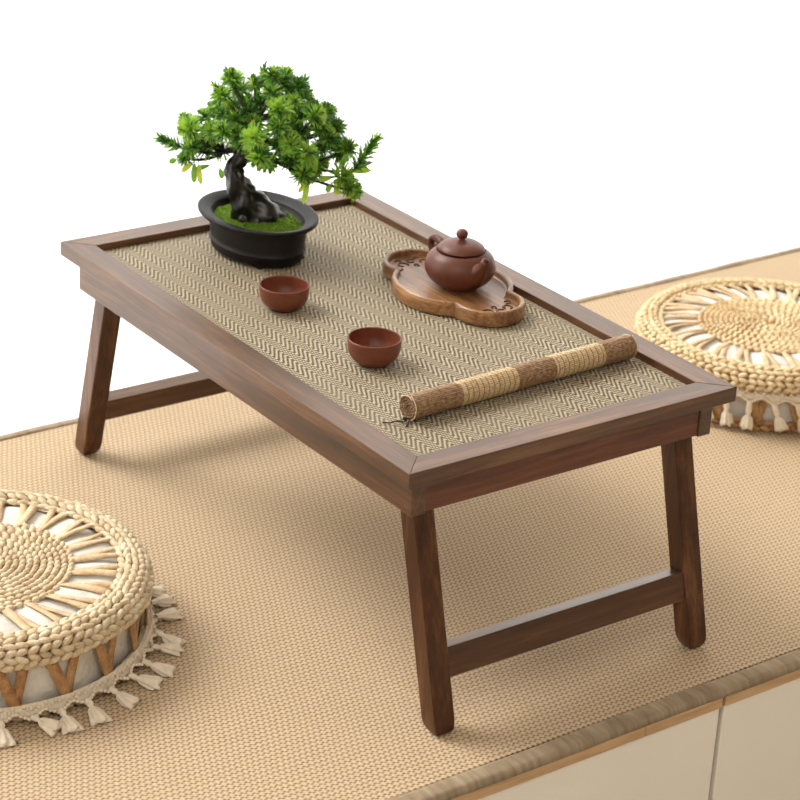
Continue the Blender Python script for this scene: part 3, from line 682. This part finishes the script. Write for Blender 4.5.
    # lace tape and tassels
    zl = .0155 if lace_low else h - .0215; rl_ = (rb + .0065) if lace_low else (.1555 * k)
    n = 38 if lace_low else 36; v = []; f = []; m = n * 8
    for i in range(m):
        a = 2 * PI * i / m; w_ = abs(((i / 8.0) % 1.0) - .5) * 2
        lo = zl - .0035 - (.0055 if lace_low else .007) * w_ ; hi = zl + (.0015 if lace_low else .0045)
        lean = .0045 * w_ if lace_low else 0
        for (r_, z_) in ((rl_ + lean, lo), (rl_ - .001, (lo + hi) / 2), (rl_ - .003, hi), (rl_ - .0045, hi), (rl_ - .003, lo)): v.append((r_ * math.cos(a), r_ * math.sin(a), max(z_, .0015)))
    for i in range(m):
        j = (i + 1) % m
        for q in range(5): p = (q + 1) % 5; f.append((i * 5 + q, i * 5 + p, j * 5 + p, j * 5 + q))
    mb = MB(); mb.add(v, f)
    for i in range(m):     # looped edge of the lace
        a = 2 * PI * (i + .5) / m; w_ = abs((((i + .5) / 8.0) % 1.0) - .5) * 2; z_ = zl - .0035 - (.0055 if lace_low else .007) * w_; r_ = rl_ + (.0045 * w_ if lace_low else 0)
        e_r = np.array([math.cos(a), math.sin(a), 0]); e_t = np.array([-math.sin(a), math.cos(a), 0])
        knot(mb, e_r * (r_ + .0006) + np.array([0, 0, max(z_, .003)]), e_t, np.array([0, 0, 1.]), e_r, (.0022, .0017, .0016))
        knot(mb, e_r * (rl_ + .0002) + np.array([0, 0, zl + .002 * math.sin(i * 2.1)]), e_t, np.array([0, 0, 1.]), e_r, (.0019, .0022, .0012))
    mb.build('lace_trim', cottonm, root)
    for i in range(n):
        a = 2 * PI * i / n; e_r = np.array([math.cos(a), math.sin(a), 0]); e_t = np.array([-math.sin(a), math.cos(a), 0]); e_z = np.array([0, 0, 1.])
        sway = rg.normal() * .30
        if lace_low:
            p0 = e_r * (rl_ + .0045) + e_z * (zl - .0055); dirv = e_r * .80 - e_z * .38 + e_t * sway * 1.5; dirv /= np.linalg.norm(dirv); Lt = .0245 + rg.random() * .004; kk = .28; fl = .0082
        else:
            p0 = e_r * (rl_ + .001) + e_z * (zl - .009); dirv = -e_z + e_r * .02 + e_t * sway * .6; dirv /= np.linalg.norm(dirv); Lt = min(zl - .009 - .0045, .032); kk = .5; fl = .0062
        u_ = np.cross(dirv, e_r if not lace_low else e_z); u_ /= np.linalg.norm(u_); w_ = np.cross(dirv, u_)
        stn = [(0, .0024), (kk * .35, .0031), (kk * .75, .0034), (kk, .0021), (kk + .12, .0046), (.72, fl * .85), (.9, fl), (1.0, fl * 1.04), (1.0, .001)]
        v = []; f = []; ns = 28
        for s, r_ in stn:
            for q in range(ns):
                b = 2 * PI * q / ns; g = 1 + (.24 * math.cos(b * 7 + i) + .08 * math.cos(b * 3 + i * 2)) * (1 if s > kk else 0); c = p0 + dirv * (s * Lt * (1 + (.05 * math.sin(b * 4 + i) if s > .95 else 0)))
                pt = c + (u_ * math.cos(b) + w_ * math.sin(b) * .72) * r_ * g; pt[2] = max(pt[2], .0006); v.append(tuple(pt))
        for s in range(len(stn) - 1):
            for q in range(ns): p = (q + 1) % ns; f.append((s * ns + q, s * ns + p, s * ns + ns + p, s * ns + ns + q))
        mb = MB(); mb.add(v, f); mb.build('tassel', cottonm, root)
    return tag(root, label, 'pouf', 'woven poufs beside the table')
strap_side = strap_b
pouf((0.2715, -0.228), .158, .070, .149, strapm, seag, True, 'woven seagrass floor pouf with cream tassels splayed around its base, left of the table', .1, 3)
pouf((0.1975, 0.8020), .153, .069, .141, strapm, seag_b, False, 'woven seagrass floor pouf with tassels hanging from its rim, partly hidden behind the table', .22, 5)
